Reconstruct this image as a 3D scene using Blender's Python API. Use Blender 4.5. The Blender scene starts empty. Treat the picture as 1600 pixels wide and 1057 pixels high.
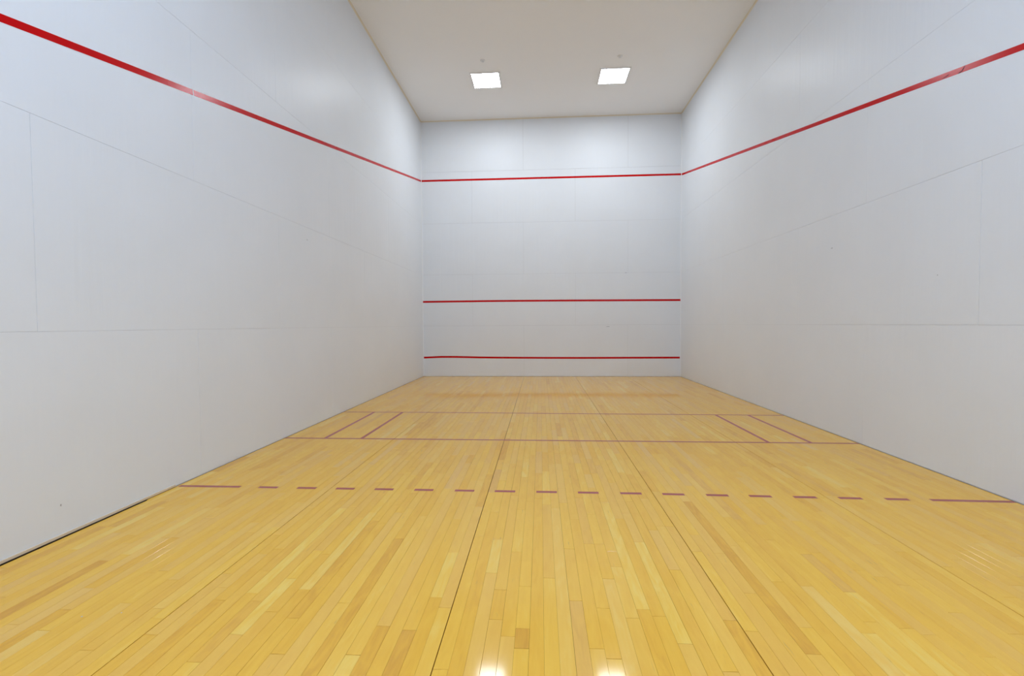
import bpy, math, random
from mathutils import Matrix, Vector

# ------------------------------------------------------------------ camera, world, exposure
scene = bpy.context.scene
COL = scene.collection
F_PX = 720.464                                     # focal length in pixels of the 1600 px wide frame
CAM_LOC = Vector((-0.21324, -10.96756, 1.24421))
RIGHT = Vector((0.998066, 0.061877, -0.005954))
FWD = Vector((-0.062027, 0.997636, -0.029591))
UP = Vector((0.004109, 0.029903, 0.999544))
cam_data = bpy.data.cameras.new('camera')
cam_data.sensor_width = 36.0
cam_data.lens = F_PX / 1600.0 * 36.0
cam_data.clip_start = 0.05
cam = bpy.data.objects.new('camera', cam_data)
COL.objects.link(cam)
m3 = Matrix((RIGHT, UP, -FWD)).transposed()
cam.matrix_world = Matrix.Translation(CAM_LOC) @ m3.to_4x4()
scene.camera = cam

world = bpy.data.worlds.new('world')
scene.world = world
world.use_nodes = True
world.node_tree.nodes['Background'].inputs[0].default_value = (0, 0, 0, 1)
world.node_tree.nodes['Background'].inputs[1].default_value = 0.0

vs = scene.view_settings
vs.view_transform = 'Standard'
vs.look = 'None'
vs.exposure = 0.0
vs.gamma = 1.0
vs.use_curve_mapping = False
try:
    scene.cycles.max_bounces = 6
    scene.cycles.diffuse_bounces = 4
    scene.cycles.glossy_bounces = 3
    scene.cycles.transmission_bounces = 0
    scene.cycles.adaptive_threshold = 0.05
    scene.cycles.use_light_tree = False
    scene.cycles.caustics_reflective = False
    scene.cycles.use_denoising = True
except Exception:
    pass

LAMP_POWER = 59.5                                  # radiance of the lamp lenses
LAMP_FRONT = (0.72, 0.785, 0.86)
LAMP_REAR = (0.695, 0.90, 1.23)

# ------------------------------------------------------------------ dimensions (metres): a 20 x 20 x 40 ft court
W2 = 3.048            # half width
H = 6.083             # ceiling height
L = 12.192            # length, front wall at y = 0, back wall at y = -L
FT = 0.3048

# ------------------------------------------------------------------ helpers
def link(o):
    COL.objects.link(o)
    return o

def mesh_obj(name, verts, faces, mat=None, parent=None, loc=None, smooth=False):
    me = bpy.data.meshes.new(name)
    me.from_pydata([tuple(v) for v in verts], [], faces)
    me.update()
    if mat:
        me.materials.append(mat)
    if smooth:
        for p in me.polygons:
            p.use_smooth = True
    o = bpy.data.objects.new(name, me)
    link(o)
    if loc:
        o.location = loc
    if parent:
        o.parent = parent
    return o

def empty(name, loc=(0, 0, 0)):
    o = bpy.data.objects.new(name, None)
    o.empty_display_size = 0.1
    link(o)
    o.location = loc
    return o

def tag(o, label=None, category=None, group=None, kind=None):
    if label: o['label'] = label
    if category: o['category'] = category
    if group: o['group'] = group
    if kind: o['kind'] = kind
    return o

def box_data(x0, x1, y0, y1, z0, z1):
    v = [(x0, y0, z0), (x1, y0, z0), (x1, y1, z0), (x0, y1, z0),
         (x0, y0, z1), (x1, y0, z1), (x1, y1, z1), (x0, y1, z1)]
    f = [(0, 3, 2, 1), (4, 5, 6, 7), (0, 1, 5, 4), (1, 2, 6, 5), (2, 3, 7, 6), (3, 0, 4, 7)]
    return v, f

def box(name, x0, x1, y0, y1, z0, z1, mat, parent=None):
    v, f = box_data(x0, x1, y0, y1, z0, z1)
    return mesh_obj(name, v, f, mat, parent)

def slab_data(u0, u1, v0, v1, depth, c):
    """chamfered slab in local u, v, n: front face at n = 0, back at n = -depth"""
    a = [(u0, v0), (u1, v0), (u1, v1), (u0, v1)]
    b = [(u0 + c, v0 + c), (u1 - c, v0 + c), (u1 - c, v1 - c), (u0 + c, v1 - c)]
    vs_ = [(p[0], p[1], -depth) for p in a] + [(p[0], p[1], -c) for p in a] + [(p[0], p[1], 0.0) for p in b]
    fs = [(8, 9, 10, 11)]
    for i in range(4):
        j = (i + 1) % 4
        fs.append((4 + i, 4 + j, 8 + j, 8 + i))
        fs.append((i, j, 4 + j, 4 + i))
    return vs_, fs

# ------------------------------------------------------------------ materials
def new_mat(name):
    m = bpy.data.materials.new(name)
    m.use_nodes = True
    nt = m.node_tree
    return m, nt, nt.nodes['Principled BSDF']

def node(nt, kind, **kw):
    n = nt.nodes.new(kind)
    for k, v in kw.items():
        setattr(n, k, v)
    return n

def mat_paint(name, col, rough, bump=0.0, streak=(1, 1, 1), spec=0.5, var=0.02, bump_scale=1.0, dist=0.01):
    m, nt, b = new_mat(name)
    b.inputs['Roughness'].default_value = rough
    b.inputs['Specular IOR Level'].default_value = spec
    geo = node(nt, 'ShaderNodeNewGeometry')
    n1 = node(nt, 'ShaderNodeTexNoise')
    n1.inputs['Scale'].default_value = 1.3
    n1.inputs['Detail'].default_value = 4
    nt.links.new(geo.outputs['Position'], n1.inputs['Vector'])
    ramp = node(nt, 'ShaderNodeValToRGB')
    ramp.color_ramp.elements[0].position = 0.3
    ramp.color_ramp.elements[1].position = 0.7
    ramp.color_ramp.elements[0].color = [c * (1 - var) for c in col] + [1]
    ramp.color_ramp.elements[1].color = [min(1, c * (1 + var)) for c in col] + [1]
    nt.links.new(n1.outputs['Fac'], ramp.inputs['Fac'])
    nt.links.new(ramp.outputs['Color'], b.inputs['Base Color'])
    if bump:
        mp = node(nt, 'ShaderNodeMapping')
        mp.inputs['Scale'].default_value = streak
        nt.links.new(geo.outputs['Position'], mp.inputs['Vector'])
        n2 = node(nt, 'ShaderNodeTexNoise')
        n2.inputs['Scale'].default_value = bump_scale
        n2.inputs['Detail'].default_value = 3
        nt.links.new(mp.outputs['Vector'], n2.inputs['Vector'])
        bp = node(nt, 'ShaderNodeBump')
        bp.inputs['Strength'].default_value = bump
        bp.inputs['Distance'].default_value = dist
        nt.links.new(n2.outputs['Fac'], bp.inputs['Height'])
        nt.links.new(bp.outputs['Normal'], b.inputs['Normal'])
    return m

def mat_plain(name, col, rough, spec=0.5, metallic=0.0):
    m, nt, b = new_mat(name)
    b.inputs['Base Color'].default_value = (*col, 1)
    b.inputs['Roughness'].default_value = rough
    b.inputs['Specular IOR Level'].default_value = spec
    b.inputs['Metallic'].default_value = metallic
    return m

def mat_tape(name, col, rough, spec=0.5):
    m, nt, b = new_mat(name)
    b.inputs['Specular IOR Level'].default_value = spec
    geo = node(nt, 'ShaderNodeNewGeometry')
    n1 = node(nt, 'ShaderNodeTexNoise')
    n1.inputs['Scale'].default_value = 30
    n1.inputs['Detail'].default_value = 4
    nt.links.new(geo.outputs['Position'], n1.inputs['Vector'])
    r = node(nt, 'ShaderNodeMapRange')
    r.inputs['To Min'].default_value = rough * 0.85
    r.inputs['To Max'].default_value = rough * 1.2
    nt.links.new(n1.outputs['Fac'], r.inputs['Value'])
    nt.links.new(r.outputs['Result'], b.inputs['Roughness'])
    mix = node(nt, 'ShaderNodeMixRGB')
    mix.inputs[1].default_value = (*[c * 0.88 for c in col], 1)
    mix.inputs[2].default_value = (*col, 1)
    nt.links.new(n1.outputs['Fac'], mix.inputs[0])
    nt.links.new(mix.outputs['Color'], b.inputs['Base Color'])
    return m

def mat_lamp(name, col, strength):
    m, nt, b = new_mat(name)
    b.inputs['Base Color'].default_value = (0.9, 0.9, 0.9, 1)
    b.inputs['Emission Color'].default_value = (*col, 1)
    b.inputs['Emission Strength'].default_value = strength
    return m

def mat_wood():
    """maple strip: colour per board from the mesh attribute board_tint, grain along y"""
    m, nt, b = new_mat('varnished_maple')
    at = node(nt, 'ShaderNodeAttribute', attribute_name='board_tint')
    geo = node(nt, 'ShaderNodeNewGeometry')
    sep = node(nt, 'ShaderNodeSeparateColor')
    nt.links.new(at.outputs['Color'], sep.inputs['Color'])
    # base tone: R picks along the ramp
    ramp = node(nt, 'ShaderNodeValToRGB')
    cr = ramp.color_ramp
    cr.elements[0].position = 0.0
    cr.elements[0].color = (0.69, 0.33, 0.045, 1)
    cr.elements[1].position = 1.0
    cr.elements[1].color = (0.90, 0.63, 0.155, 1)
    e = cr.elements.new(0.3); e.color = (0.82, 0.43, 0.053, 1)
    e = cr.elements.new(0.6); e.color = (0.87, 0.49, 0.066, 1)
    # offset of the grain per board (G)
    off = node(nt, 'ShaderNodeMath', operation='MULTIPLY')
    off.inputs[1].default_value = 37.0
    nt.links.new(sep.outputs['Green'], off.inputs[0])
    comb = node(nt, 'ShaderNodeCombineXYZ')
    nt.links.new(off.outputs[0], comb.inputs['Z'])
    add = node(nt, 'ShaderNodeVectorMath', operation='ADD')
    nt.links.new(geo.outputs['Position'], add.inputs[0])
    nt.links.new(comb.outputs[0], add.inputs[1])
    mp = node(nt, 'ShaderNodeMapping')
    mp.inputs['Scale'].default_value = (95, 5, 1)
    nt.links.new(add.outputs[0], mp.inputs['Vector'])
    g1 = node(nt, 'ShaderNodeTexNoise')
    g1.inputs['Scale'].default_value = 1.0
    g1.inputs['Detail'].default_value = 5
    g1.inputs['Distortion'].default_value = 0.6
    nt.links.new(mp.outputs['Vector'], g1.inputs['Vector'])
    mp2 = node(nt, 'ShaderNodeMapping')
    mp2.inputs['Scale'].default_value = (22, 4.5, 1)
    nt.links.new(add.outputs[0], mp2.inputs['Vector'])
    g2 = node(nt, 'ShaderNodeTexNoise')
    g2.inputs['Scale'].default_value = 1.0
    g2.inputs['Detail'].default_value = 3
    g2.inputs['Distortion'].default_value = 1.2
    nt.links.new(mp2.outputs['Vector'], g2.inputs['Vector'])
    # tone + grain
    a1 = node(nt, 'ShaderNodeMath', operation='MULTIPLY_ADD')
    a1.inputs[1].default_value = 0.30
    nt.links.new(g1.outputs['Fac'], a1.inputs[0])
    nt.links.new(sep.outputs['Red'], a1.inputs[2])
    a2 = node(nt, 'ShaderNodeMath', operation='MULTIPLY_ADD')
    a2.inputs[1].default_value = 0.56
    nt.links.new(g2.outputs['Fac'], a2.inputs[0])
    nt.links.new(a1.outputs[0], a2.inputs[2])
    a3 = node(nt, 'ShaderNodeMath', operation='SUBTRACT')
    a3.inputs[1].default_value = 0.45
    nt.links.new(a2.outputs[0], a3.inputs[0])
    nt.links.new(a3.outputs[0], ramp.inputs['Fac'])
    # fine dark mineral streaks
    mp3 = node(nt, 'ShaderNodeMapping')
    mp3.inputs['Scale'].default_value = (60, 7, 1)
    nt.links.new(add.outputs[0], mp3.inputs['Vector'])
    g3 = node(nt, 'ShaderNodeTexNoise')
    g3.inputs['Scale'].default_value = 1.0
    g3.inputs['Detail'].default_value = 2
    nt.links.new(mp3.outputs['Vector'], g3.inputs['Vector'])
    mr = node(nt, 'ShaderNodeMapRange')
    mr.inputs['From Min'].default_value = 0.70
    mr.inputs['From Max'].default_value = 0.80
    mr.inputs['To Max'].default_value = 0.45
    nt.links.new(g3.outputs['Fac'], mr.inputs['Value'])
    mix = node(nt, 'ShaderNodeMixRGB')
    mix.inputs[2].default_value = (0.42, 0.24, 0.09, 1)
    nt.links.new(mr.outputs['Result'], mix.inputs[0])
    nt.links.new(ramp.outputs['Color'], mix.inputs[1])
    # a slightly greyish or reddish cast for some boards (B)
    mix2 = node(nt, 'ShaderNodeMixRGB')
    mix2.inputs[2].default_value = (0.80, 0.48, 0.16, 1)
    nt.links.new(sep.outputs['Blue'], mix2.inputs[0])
    nt.links.new(mix.outputs['Color'], mix2.inputs[1])
    nt.links.new(mix2.outputs['Color'], b.inputs['Base Color'])
    # varnish: worn unevenly
    n4 = node(nt, 'ShaderNodeTexNoise')
    n4.inputs['Scale'].default_value = 2.2
    n4.inputs['Detail'].default_value = 5
    nt.links.new(geo.outputs['Position'], n4.inputs['Vector'])
    rr = node(nt, 'ShaderNodeMapRange')
    rr.inputs['To Min'].default_value = 0.07
    rr.inputs['To Max'].default_value = 0.10
    nt.links.new(n4.outputs['Fac'], rr.inputs['Value'])
    nt.links.new(rr.outputs['Result'], b.inputs['Roughness'])
    b.inputs['Specular IOR Level'].default_value = 0.20
    bp = node(nt, 'ShaderNodeBump')
    bp.inputs['Strength'].default_value = 0.006
    bp.inputs['Distance'].default_value = 0.002
    nt.links.new(g2.outputs['Fac'], bp.inputs['Height'])
    nt.links.new(bp.outputs['Normal'], b.inputs['Normal'])
    return m

WALL_COL = (0.825, 0.845, 0.87)
M_WALL = mat_paint('white_wall_paint', WALL_COL, 0.38, spec=0.11, bump=0.6, streak=(9, 9, 0.6), bump_scale=1.6, dist=0.004, var=0.012)
M_BACKING = mat_plain('wall_backing', (0.62, 0.62, 0.62), 0.6)
M_BACKING_F = mat_plain('front_wall_backing', (0.60, 0.60, 0.60), 0.6)
M_CEIL = mat_paint('cream_ceiling_paint', (0.95, 0.945, 0.935), 0.7, spec=0.3, var=0.012)
M_CAULK = mat_plain('cream_caulk', (0.82, 0.74, 0.58), 0.6)
M_CAULK_W = mat_plain('white_caulk', (0.86, 0.87, 0.88), 0.45)
M_BASE = mat_plain('grey_tan_base_strip', (0.76, 0.62, 0.45), 0.6)
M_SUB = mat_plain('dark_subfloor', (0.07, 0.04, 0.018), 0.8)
M_WOOD = mat_wood()
M_TAPE = mat_tape('red_wall_tape', (0.62, 0.001, 0.004), 0.18, 0.18)
M_TEAR = mat_plain('torn_tape_backing', (0.10, 0.004, 0.02), 0.6)
M_LINE = mat_tape('maroon_floor_paint', (0.40, 0.070, 0.062), 0.24)
M_METAL_W = mat_plain('white_enamel', (0.82, 0.82, 0.82), 0.35)
M_CHROME = mat_plain('dull_metal', (0.55, 0.52, 0.48), 0.35, metallic=1.0)
M_SCUFF = mat_plain('dark_scuff', (0.42, 0.42, 0.43), 0.6)
M_LAMP_F = mat_lamp('lit_lens_front', LAMP_FRONT, LAMP_POWER)
M_LAMP_R = mat_lamp('lit_lens_rear', LAMP_REAR, LAMP_POWER)

# ------------------------------------------------------------------ walls: backing slab + 4 x 8 ft panels in running bond
PT = 0.012            # panel thickness

def make_wall(name, frame, length, offsets, with_panels=True):
    """frame(u, v, n) -> world; u along the wall, v up, n towards the room.  The panel face is at n = 0."""
    v, f = box_data(-0.12, length + 0.12, -0.05, H + 0.12, -0.20, -0.0035 if with_panels else 0.0)
    vw = [frame(*p) for p in v]
    wob = mesh_obj(name, vw, f, (M_BACKING_F if name == 'wall_front' else M_BACKING) if with_panels else M_WALL)
    tag(wob, kind='structure')
    if not with_panels:
        return wob
    rnd = random.Random(name)
    for row in range(5):
        z0, z1 = row * 4 * FT, (row + 1) * 4 * FT
        if row == 0: z0 = 0.004
        if row == 4: z1 = H
        edges = [0.0] + [e * FT for e in offsets[row % 2] if 0 < e * FT < length - 0.01] + [length]
        for a, b_ in zip(edges[:-1], edges[1:]):
            g = (0.0004 + 0.0005 * rnd.random()) * (2.3 if name == 'wall_front' else 1.0)
            sv, sf = slab_data(-(b_ - a) / 2 + g, (b_ - a) / 2 - g, -(z1 - z0) / 2 + g, (z1 - z0) / 2 - g, 0.0034, 0.0006)
            c = Vector(frame((a + b_) / 2, (z0 + z1) / 2, 0.0))
            lift = 0.0
            pv = [Vector(frame((a + b_) / 2 + p[0], (z0 + z1) / 2 + p[1], p[2] + lift)) - c for p in sv]
            mesh_obj('panel', pv, sf, M_WALL, wob, loc=c)
    return wob

def fix_normals(o):
    import bmesh
    bm = bmesh.new(); bm.from_mesh(o.data)
    bmesh.ops.recalc_face_normals(bm, faces=bm.faces)
    bm.to_mesh(o.data); bm.free()

EIGHTS, FOURS = [8, 16, 24, 32], [4, 12, 20, 28, 36]
wall_front = make_wall('wall_front', lambda u, v, n: (-W2 + u, -n, v), 2 * W2, [EIGHTS, FOURS])
wall_left = make_wall('wall_left', lambda u, v, n: (-W2 + n, -u, v), L, [EIGHTS, FOURS])
wall_right = make_wall('wall_right', lambda u, v, n: (W2 - n, -u, v), L, [FOURS, EIGHTS])
wall_back = make_wall('wall_back', lambda u, v, n: (-W2 + u, -L + n, v), 2 * W2, None, with_panels=False)

ceiling = tag(box('ceiling', -W2 - 0.2, W2 + 0.2, -L - 0.2, 0.2, H, H + 0.15, M_CEIL), kind='structure')
floor = tag(box('floor', -W2 - 0.2, W2 + 0.2, -L - 0.2, 0.2, -0.12, -0.0182, M_SUB), kind='structure')

# beads of caulk in the corners
def bead(name, p0, p1, d0, d1, r, mat, seg=4):
    """quarter-hollow bead along p0-p1 in the corner whose two faces run along d0 and d1"""
    p0, p1, d0, d1 = Vector(p0), Vector(p1), Vector(d0), Vector(d1)
    ring = [Vector((0, 0, 0))]
    for i in range(seg + 1):
        a = math.pi / 2 * i / seg
        ring.append((1 - math.sin(a)) * r * d0 + (1 - math.cos(a)) * r * d1)
    n = len(ring)
    v = [p0 + q for q in ring] + [p1 + q for q in ring]
    f = [tuple(range(n)), tuple(range(2 * n - 1, n - 1, -1))] + [(i, (i + 1) % n, n + (i + 1) % n, n + i) for i in range(n)]
    o = mesh_obj(name, v, f, mat)
    fix_normals(o)
    return tag(o, kind='structure')

bead('trim_1', (-W2, -L, H), (-W2, 0, H), (1, 0, 0), (0, 0, -1), 0.022, M_CAULK)
bead('trim_2', (W2, -L, H), (W2, 0, H), (-1, 0, 0), (0, 0, -1), 0.022, M_CAULK)
bead('trim_3', (-W2, 0, H), (W2, 0, H), (0, -1, 0), (0, 0, -1), 0.022, M_CAULK)
bead('trim_4', (-W2, 0, 0.004), (-W2, 0, H), (1, 0, 0), (0, -1, 0), 0.016, M_CAULK_W)
bead('trim_5', (W2, 0, 0.004), (W2, 0, H), (-1, 0, 0), (0, -1, 0), 0.016, M_CAULK_W)

# the low strip that shows along the left wall near the viewer where the floor has drawn away
base_left = tag(box('baseboard_left', -W2 + 0.0002, -W2 + 0.009, -L, -7.60, 0.004, 0.019, M_BASE), kind='structure')
box('gap_shade_filler', -W2 - 0.0030, -W2 + 0.004, -L, -7.60, -0.0178, 0.0038, M_SUB, base_left)  # dark filler added below the strip, stands in for the shade in the gap

# ------------------------------------------------------------------ floor boards
PW, PC = 0.0576, -0.0035                    # board pitch and phase
GAP_EDGES = {-31.5, -10.5, 10.5, 31.5}      # edges (in boards) where a wide expansion joint runs
JOINTS = [(-0.694, -8.51), (-0.697, -8.924), (-0.639, -8.998), (-0.929, -9.304), (-0.871, -9.134), (-0.756, -9.154),
          (-1.098, -8.988), (-1.214, -9.315), (-1.271, -9.104), (-0.58, -9.358), (-0.473, -8.706), (-0.408, -8.849),
          (-0.353, -9.17), (-1.395, -8.562), (-0.411, -9.068), (-0.351, -8.486), (-0.178, -8.738), (-0.295, -8.816),
          (-0.063, -8.918), (-0.292, -9.119), (-0.292, -9.235), (-0.005, -9.222), (0.054, -9.272), (0.052, -8.966), (0.112, -8.73),
          (0.164, -8.614), (0.229, -8.966), (0.169, -9.028), (0.456, -8.63), (0.284, -9.01), (0.573, -9.022),
          (0.637, -9.087), (0.455, -9.314), (0.346, -9.176), (0.746, -8.818), (0.804, -9.208), (1.264, -9.036),
          (0.922, -8.714), (1.2, -8.785), (1.158, -9.001), (0.857, -9.052), (-2.244, -9.235), (-1.672, -8.996),
          (-1.908, -9.07), (-1.499, -9.372), (-2.006, -8.846), (0.172, -8.454), (0.286, -8.023), (-1.155, -7.996),
          (-0.448, -8.346), (0.342, -8.338)]
# boards with a tone of their own, picked from the picture: point on the board -> tone
TONES = {(-1.46, -9.191): 0.80, (-1.064, -9.2): 0.22, (0.229, -8.75): 0.74, (-0.292, -9.17): 0.10, (-1.271, -9.06): 0.26,
         (-0.756, -9.20): 0.14, (-2.54, -8.87): 0.08, (0.342, -8.6): 0.74, (0.804, -9.12): 0.18, (-0.697, -8.65): 0.74,
         (-0.871, -9.2): 0.22, (-0.929, -9.35): 0.78, (0.573, -9.3): 0.25}

def row_of(x):
    return round((x - PC) / PW)

rng = random.Random(11)
fixed = {}
for jx, jy in JOINTS:
    fixed.setdefault(row_of(jx), []).append(jy)

boards = []           # (x0, x1, y0, y1, tone, cast)
kmin, kmax = row_of(-W2), row_of(W2)
for k in range(kmin, kmax + 1):
    x0 = PC + (k - 0.5) * PW
    x1 = PC + (k + 0.5) * PW
    gl = 0.0020 if (k - 0.5) in GAP_EDGES else rng.choice((0.00012, 0.0002, 0.0003, 0.0005))
    gr = 0.0020 if (k + 0.5) in GAP_EDGES else rng.choice((0.00012, 0.0002, 0.0003, 0.0005))
    bx0, bx1 = max(x0 + gl, -W2 + 0.003), min(x1 - gr, W2 - 0.004)
    if bx1 - bx0 < 0.012:
        continue
    fx = sorted(fixed.get(k, []), reverse=True)
    surveyed = -1.3 < PC + k * PW < 1.0
    cuts = [0.0]
    stops = fx + [-L]
    for s in stops:
        guard = 0
        while True:
            ln = min(1.5, max(0.28, rng.gauss(0.68, 0.26)))
            nxt = cuts[-1] - ln
            if nxt < s + 0.22:
                break
            if surveyed and -9.55 < nxt < -8.45:
                # the near middle of the floor holds only the joints the picture shows
                if s >= -9.55:
                    break
                nxt = -9.60 - rng.random() * 0.3
                if nxt < s + 0.22 or nxt >= cuts[-1] - 0.1:
                    break
            cuts.append(nxt)
        cuts.append(s)
    for a, b_ in zip(cuts[:-1], cuts[1:]):
        tone = min(1.0, max(0.05, rng.gauss(0.48, 0.085)))
        cast = max(0.0, rng.gauss(0.05, 0.17))
        if rng.random() < 0.05:
            tone = rng.choice((0.16, 0.24, 0.76))
        cx = (bx0 + bx1) / 2
        for (tx, ty), tv in TONES.items():
            if row_of(tx) == k and b_ <= ty <= a:
                tone, cast = tv, 0.02
        ge = 0.0004 + 0.0008 * rng.random()
        boards.append((bx0, bx1, b_ + ge, a - ge, tone, min(cast, 0.55)))

# the drawn-away border boards by the left wall leave an open joint near the viewer
tmp = []
for b_ in boards:
    if b_[0] < -W2 + 0.02:
        if b_[2] > -7.86:
            tmp.append(b_)
        else:
            y1 = min(b_[3], -7.86)
            if b_[3] > -7.86:
                tmp.append((b_[0], b_[1], -7.858, b_[3], b_[4], b_[5]))
            if b_[1] - (-W2 + 0.0155) > 0.008:
                tmp.append((-W2 + 0.0155, b_[1], b_[2], y1, 0.42, 0.0))
    else:
        tmp.append(b_)
boards = tmp

def px(p):
    d = Vector(p) - CAM_LOC
    z = d.dot(FWD)
    if z < 0.2:
        return None
    return (800 + F_PX * d.dot(RIGHT) / z, 528.5 - F_PX * d.dot(UP) / z, z)

def shown_area(b_):
    n = 8
    tot = 0.0
    cx = (b_[0] + b_[1]) / 2
    for i in range(n):
        y = b_[2] + (b_[3] - b_[2]) * (i + 0.5) / n
        q = px((cx, y, 0))
        if q and 0 <= q[0] <= 1600 and 0 <= q[1] <= 1057:
            tot += (b_[3] - b_[2]) / n * (b_[1] - b_[0]) * F_PX ** 2 * CAM_LOC.z / q[2] ** 3
    return tot

order = sorted(range(len(boards)), key=lambda i: -shown_area(boards[i]))
near = set(order[:298])

def tint_attr(me, cols):
    at = me.color_attributes.new('board_tint', 'FLOAT_COLOR', 'POINT')
    flat = []
    for c in cols:
        flat.extend(c)
    at.data.foreach_set('color', flat)

sv_all, sf_all, sc_all = [], [], []
for i, b_ in enumerate(boards):
    cx, cy = (b_[0] + b_[1]) / 2, (b_[2] + b_[3]) / 2
    v, f = slab_data(b_[0] - cx, b_[1] - cx, b_[2] - cy, b_[3] - cy, 0.018, 0.0006)
    r = random.Random(i)
    dz = -0.0001 * r.random()
    col = (b_[4], r.random(), b_[5], 1.0)
    if i in near:
        o = mesh_obj('plank', v, f, M_WOOD, floor, loc=(cx, cy, dz))
        tint_attr(o.data, [col] * len(v))
    else:
        base = len(sv_all)
        sv_all += [(p[0] + cx, p[1] + cy, p[2] + dz) for p in v]
        sf_all += [tuple(q + base for q in ff) for ff in f]
        sc_all += [col] * len(v)
far = mesh_obj('far_planks', sv_all, sf_all, M_WOOD, floor)
tint_attr(far.data, sc_all)
tag(far, kind='stuff')

# ------------------------------------------------------------------ flat strips: wall tape and floor lines
def ribbon(name, pts, normal, width, mat, parent=None, thick=0.0006, lift=0.0002):
    """strip of real thickness along pts, lying on the plane with the given normal; ends cut square to the strip's plane axis"""
    n = Vector(normal)
    P = [Vector(p) for p in pts]
    v, f = [], []
    for i, p in enumerate(P):
        t = (P[min(i + 1, len(P) - 1)] - P[max(i - 1, 0)]).normalized()
        s = n.cross(t).normalized() * (width / 2)
        for q in (p - s, p + s):
            v.append(q + n * lift)
            v.append(q + n * (lift + thick))
    for i in range(len(P) - 1):
        a, b_ = 4 * i, 4 * i + 4
        f += [(a + 1, a + 3, b_ + 3, b_ + 1), (a, b_, b_ + 2, a + 2), (a, a + 1, b_ + 1, b_), (a + 2, b_ + 2, b_ + 3, a + 3)]
    e = 4 * (len(P) - 1)
    f += [(0, 2, 3, 1), (e, e + 1, e + 3, e + 2)]
    c = sum(P, Vector()) / len(P)
    o = mesh_obj(name, [q - c for q in v], f, mat, parent, loc=c)
    fix_normals(o)
    return o

TW = 0.044
def zline(y):
    return 4.680 + 0.2082 * y

# side walls: the tape falls towards the back of the court
lt = empty('wall_tape', (-W2, -3.6, 0))
tag(lt, 'red tape line sloping down along the left wall, in two lengths', 'tape line', 'red tape lines on the walls')
def on_left(y): return (0.0, y + 3.6, zline(y))
def left_strip(y0, y1):
    return [(on_left(y0 + (y1 - y0) * i / 8)) for i in range(9)]
ribbon('tape_strip', left_strip(-0.003, -7.292), (1, 0, 0), TW, M_TAPE, lt)
ribbon('tape_strip', left_strip(-7.302, -11.7), (1, 0, 0), TW, M_TAPE, lt)
ribbon('tape_overlap', left_strip(-7.552, -7.562), (1, 0, 0), TW, M_TAPE, lt, lift=0.0009, thick=0.0005)

rt = empty('wall_tape', (W2, -3.6, 0))
tag(rt, 'red tape line sloping down along the right wall, with a small dark tear', 'tape line', 'red tape lines on the walls')
ribbon('tape_strip', [(0.0, y + 3.6, zline(y)) for y in [-0.003 - 11.697 * i / 12 for i in range(13)]], (-1, 0, 0), TW, M_TAPE, rt)
def tear(y, z, pts):
    k = 1.35
    v = [(-0.0012, y + 3.6 + k * a, z + k * b_) for a, b_ in pts] + [(-0.0004, y + 3.6 + k * a, z + k * b_) for a, b_ in pts]
    n = len(pts)
    o = mesh_obj('tear', v, [tuple(range(n)), tuple(range(2 * n - 1, n - 1, -1))] + [(i, (i + 1) % n, n + (i + 1) % n, n + i) for i in range(n)], M_TEAR, rt)
    fix_normals(o)
    return o
tear(-7.135, zline(-7.135), [(-0.020, 0.014), (-0.012, 0.010), (0.004, -0.006), (0.024, -0.007), (0.022, -0.013), (0.002, -0.012), (-0.012, 0.000)])
tear(-6.99, zline(-6.99), [(-0.02, -0.004), (0.02, -0.006), (0.022, -0.010), (-0.018, -0.009)])

ft = ribbon('wall_tape', [(-3.046 + 6.092 * i / 6, 0, 4.681 + 0.004 * i / 6) for i in range(7)], (0, -1, 0), TW, M_TAPE)
tag(ft, 'uppermost red tape line across the front wall, near the ceiling', 'tape line', 'red tape lines on the walls')
mt = ribbon('wall_tape', [(x, 0, z) for x, z in ((-3.043, 1.797), (-2.4, 1.800), (-1.5, 1.804), (-0.6, 1.803), (0.3, 1.800), (1.6, 1.794), (3.044, 1.787))],
            (0, -1, 0), TW, M_TAPE)
tag(mt, 'middle red tape line across the front wall', 'tape line', 'red tape lines on the walls')
wt = ribbon('wall_tape', [(x, 0, z) for x, z in ((-3.030, 0.453), (-2.88, 0.459), (-2.6, 0.470), (-2.255, 0.469), (-1.667, 0.456), (-0.898, 0.448),
            (0.016, 0.443), (0.62, 0.441), (1.369, 0.442), (2.2, 0.444), (3.026, 0.445))], (0, -1, 0), TW, M_TAPE)
tag(wt, 'lowest red tape line on the front wall, slightly wavy, just above the floor', 'tape line', 'red tape lines on the walls')

# floor lines
LWD = 0.038
def fline(pts, label, group, width=LWD):
    o = ribbon('court_line', [(x, y, 0.0) for x, y in pts], (0, 0, 1), width, M_LINE, thick=0.0003, lift=0.0001)
    return tag(o, label, 'court line', group)

def y_recv(x):
    return -7.576 if x < 0.5 else -7.576 - (x - 0.5) / 2.55 * 0.042
def y_serv(x):
    return -4.538 - max(0.0, (x + 1.6)) / 4.65 * 0.058
G_SOLID, G_BOX, G_DASH = 'solid lines across the floor', 'service box side lines', 'dashes of the broken line'
fline([(x, y_serv(x)) for x in (-3.042, -1.6, 0.0, 1.5, 3.04)], 'maroon line across the floor nearest the front wall', G_SOLID)
fline([(-3.042, -6.058), (0, -6.057), (3.04, -6.058)], 'long maroon line across the middle of the floor, wall to wall', G_SOLID)
for x, lab in ((-2.592, 'short maroon floor line in the left service box, nearer the left wall'),
               (-2.181, 'short maroon floor line in the left service box, farther from the left wall'),
               (2.150, 'short maroon floor line in the right service box, farther from the right wall'),
               (2.577, 'short maroon floor line in the right service box, nearer the right wall')):
    fline([(x, y_serv(x) - LWD / 2 - 0.0005), (x, -6.058 + LWD / 2 + 0.0005)], lab, G_BOX)
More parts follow.
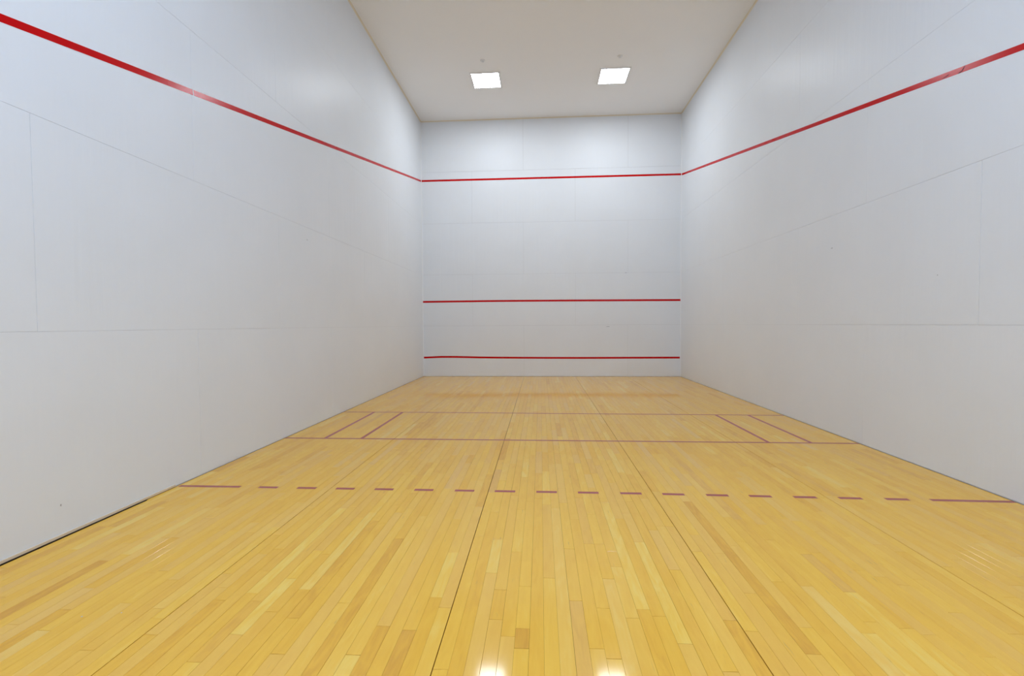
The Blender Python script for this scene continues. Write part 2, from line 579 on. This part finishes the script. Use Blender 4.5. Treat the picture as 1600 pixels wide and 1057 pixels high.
fline([(-3.026, -7.578), (-2.535, -7.574)], 'long maroon floor line reaching from the left wall at the row of dashes', 'end pieces of the broken line')
fline([(2.500, y_recv(2.5)), (3.040, y_recv(3.04))], 'long maroon floor line reaching from the right wall at the row of dashes', 'end pieces of the broken line')
DASH = [(-2.386, -2.236), (-2.080, -1.932), (-1.776, -1.632), (-1.474, -1.330), (-1.168, -1.024), (-0.860, -0.714), (-0.560, -0.407), (-0.250, -0.098),
        (0.057, 0.208), (0.365, 0.519), (0.668, 0.824), (0.979, 1.133), (1.278, 1.432), (1.584, 1.740), (1.889, 2.046), (2.202, 2.357)]
ORD = ['first', 'second', 'third', 'fourth', 'fifth', 'sixth', 'seventh', 'eighth']
for i, (a, b_) in enumerate(DASH):
    lab = ('short maroon dash on the floor, %s from the left wall' % ORD[i]) if i < 8 else ('short maroon dash on the floor, %s from the right wall' % ORD[15 - i])
    fline([(a, y_recv(a)), (b_, y_recv(b_))], lab, G_DASH)

# ------------------------------------------------------------------ ceiling lights
def square_ring(name, o_, i_, z0, z1, bevel, mat, parent):
    """square trim frame: outer half size o_, inner half size i_, z0 (low face) to z1"""
    def sq(h, z): return [(-h, -h, z), (h, -h, z), (h, h, z), (-h, h, z)]
    rings = [sq(o_, z1), sq(o_, z0 + bevel), sq(o_ - bevel, z0), sq(i_ + bevel, z0), sq(i_, z0 + bevel), sq(i_, z1)]
    v = [p for r in rings for p in r]
    f = []
    for a in range(len(rings)):
        b_ = (a + 1) % len(rings)
        for k in range(4):
            f.append((4 * a + k, 4 * a + (k + 1) % 4, 4 * b_ + (k + 1) % 4, 4 * b_ + k))
    o = mesh_obj(name, v, f, mat, parent)
    fix_normals(o)
    return o

def ceiling_light(x, y, label, mat):
    t = empty('ceiling_light', (x, y, H))
    tag(t, label, 'ceiling light', 'square light panels in the ceiling')
    square_ring('frame', 0.292, 0.260, -0.014, 0.0, 0.004, M_METAL_W, t)
    h = 0.2598
    v, f = box_data(-h, h, -h, h, -0.009, -0.002)
    le = mesh_obj('lens', v, f, mat, t)
    le.data.materials.append(M_METAL_W)
    for p in le.data.polygons:
        p.material_index = 0 if p.normal.z < -0.5 else 1      # only the lower face of the lens is lit
    return t

ceiling_light(-1.267, -1.738, 'lit white square ceiling light panel on the left, near the front wall', M_LAMP_F)
ceiling_light(1.226, -1.718, 'lit white square ceiling light panel on the right, near the front wall', M_LAMP_F)
for y, lab in ((-10.10, 'high up at the viewer\'s end'), (-11.40, 'nearest the back wall')):
    ceiling_light(-1.267, y, 'lit white square ceiling light panel on the left, ' + lab, M_LAMP_R)
    ceiling_light(1.226, y, 'lit white square ceiling light panel on the right, ' + lab, M_LAMP_R)

# ------------------------------------------------------------------ sprinkler heads
def lathe(name, prof, mat, parent, seg=24):
    v, f = [], []
    for r, z in prof:
        for i in range(seg):
            a = 2 * math.pi * i / seg
            v.append((r * math.cos(a), r * math.sin(a), z))
    for k in range(len(prof) - 1):
        for i in range(seg):
            j = (i + 1) % seg
            f.append((k * seg + i, k * seg + j, (k + 1) * seg + j, (k + 1) * seg + i))
    f.append(tuple(range(seg)))
    f.append(tuple(range(len(prof) * seg - 1, (len(prof) - 1) * seg - 1, -1)))
    o = mesh_obj(name, v, f, mat, parent)
    fix_normals(o)
    return o

def sprinkler(x, y, label):
    t = empty('sprinkler_head', (x, y, H))
    tag(t, label, 'sprinkler', 'sprinkler heads in the ceiling')
    lathe('escutcheon', [(0.046, 0.0), (0.046, -0.004), (0.040, -0.011), (0.022, -0.015), (0.020, -0.010)], M_METAL_W, t)
    lathe('body', [(0.016, -0.008), (0.016, -0.016), (0.010, -0.019), (0.007, -0.021)], M_METAL_W, t, 16)
    for s in (-1, 1):
        v, f = box_data(s * 0.011 - 0.002, s * 0.011 + 0.002, -0.003, 0.003, -0.030, -0.014)
        mesh_obj('frame_arm', v, f, M_METAL_W, t)
    lathe('deflector', [(0.019, -0.030), (0.020, -0.031), (0.019, -0.033), (0.004, -0.034)], M_METAL_W, t, 20)
    return t

sprinkler(-1.253, -2.42, 'small sprinkler head in the ceiling by the left light panel')
sprinkler(1.240, -2.38, 'small sprinkler head in the ceiling by the right light panel')

# ------------------------------------------------------------------ scuffs left by balls on the walls and floor
def scuff(parent, c, au, av, ru, rv, seed):
    r = random.Random(seed)
    au, av = Vector(au), Vector(av)
    n = au.cross(av)
    k = 9
    pts = []
    for i in range(k):
        a = 2 * math.pi * i / k
        pts.append(au * (ru * math.cos(a) * (0.6 + 0.5 * r.random())) + av * (rv * math.sin(a) * (0.6 + 0.5 * r.random())))
    v = [p + n * 0.0002 for p in pts] + [p + n * 0.0004 for p in pts]
    o = mesh_obj('scuff', v, [tuple(range(k, 2 * k)), tuple(range(k - 1, -1, -1))] + [(i, (i + 1) % k, k + (i + 1) % k, k + i) for i in range(k)], M_SCUFF, parent, loc=c)
    fix_normals(o)
    return o
LU, LV, RU = (0, 1, 0), (0, 0, 1), (0, -1, 0)
scuff(wall_left, (-W2, -8.443, 0.191), LU, LV, 0.006, 0.008, 1)
scuff(wall_left, (-W2, -5.48, 2.29), LU, LV, 0.010, 0.007, 2)
scuff(wall_right, (W2, -5.563, 2.077), RU, LV, 0.018, 0.006, 3)
scuff(wall_right, (W2, -6.951, 1.629), RU, LV, 0.005, 0.005, 4)
scuff(wall_front, (1.369, 0, 1.178), (1, 0, 0), LV, 0.045, 0.007, 5)
scuff(wall_front, (1.78, 0, 2.437), (1, 0, 0), LV, 0.03, 0.006, 6)
scuff(floor, (-2.185, -9.142, 0), (1, 0, 0), (0, 1, 0), 0.004, 0.005, 7)
scuff(floor, (-2.037, -9.108, 0), (1, 0, 0), (0, 1, 0), 0.003, 0.004, 8)
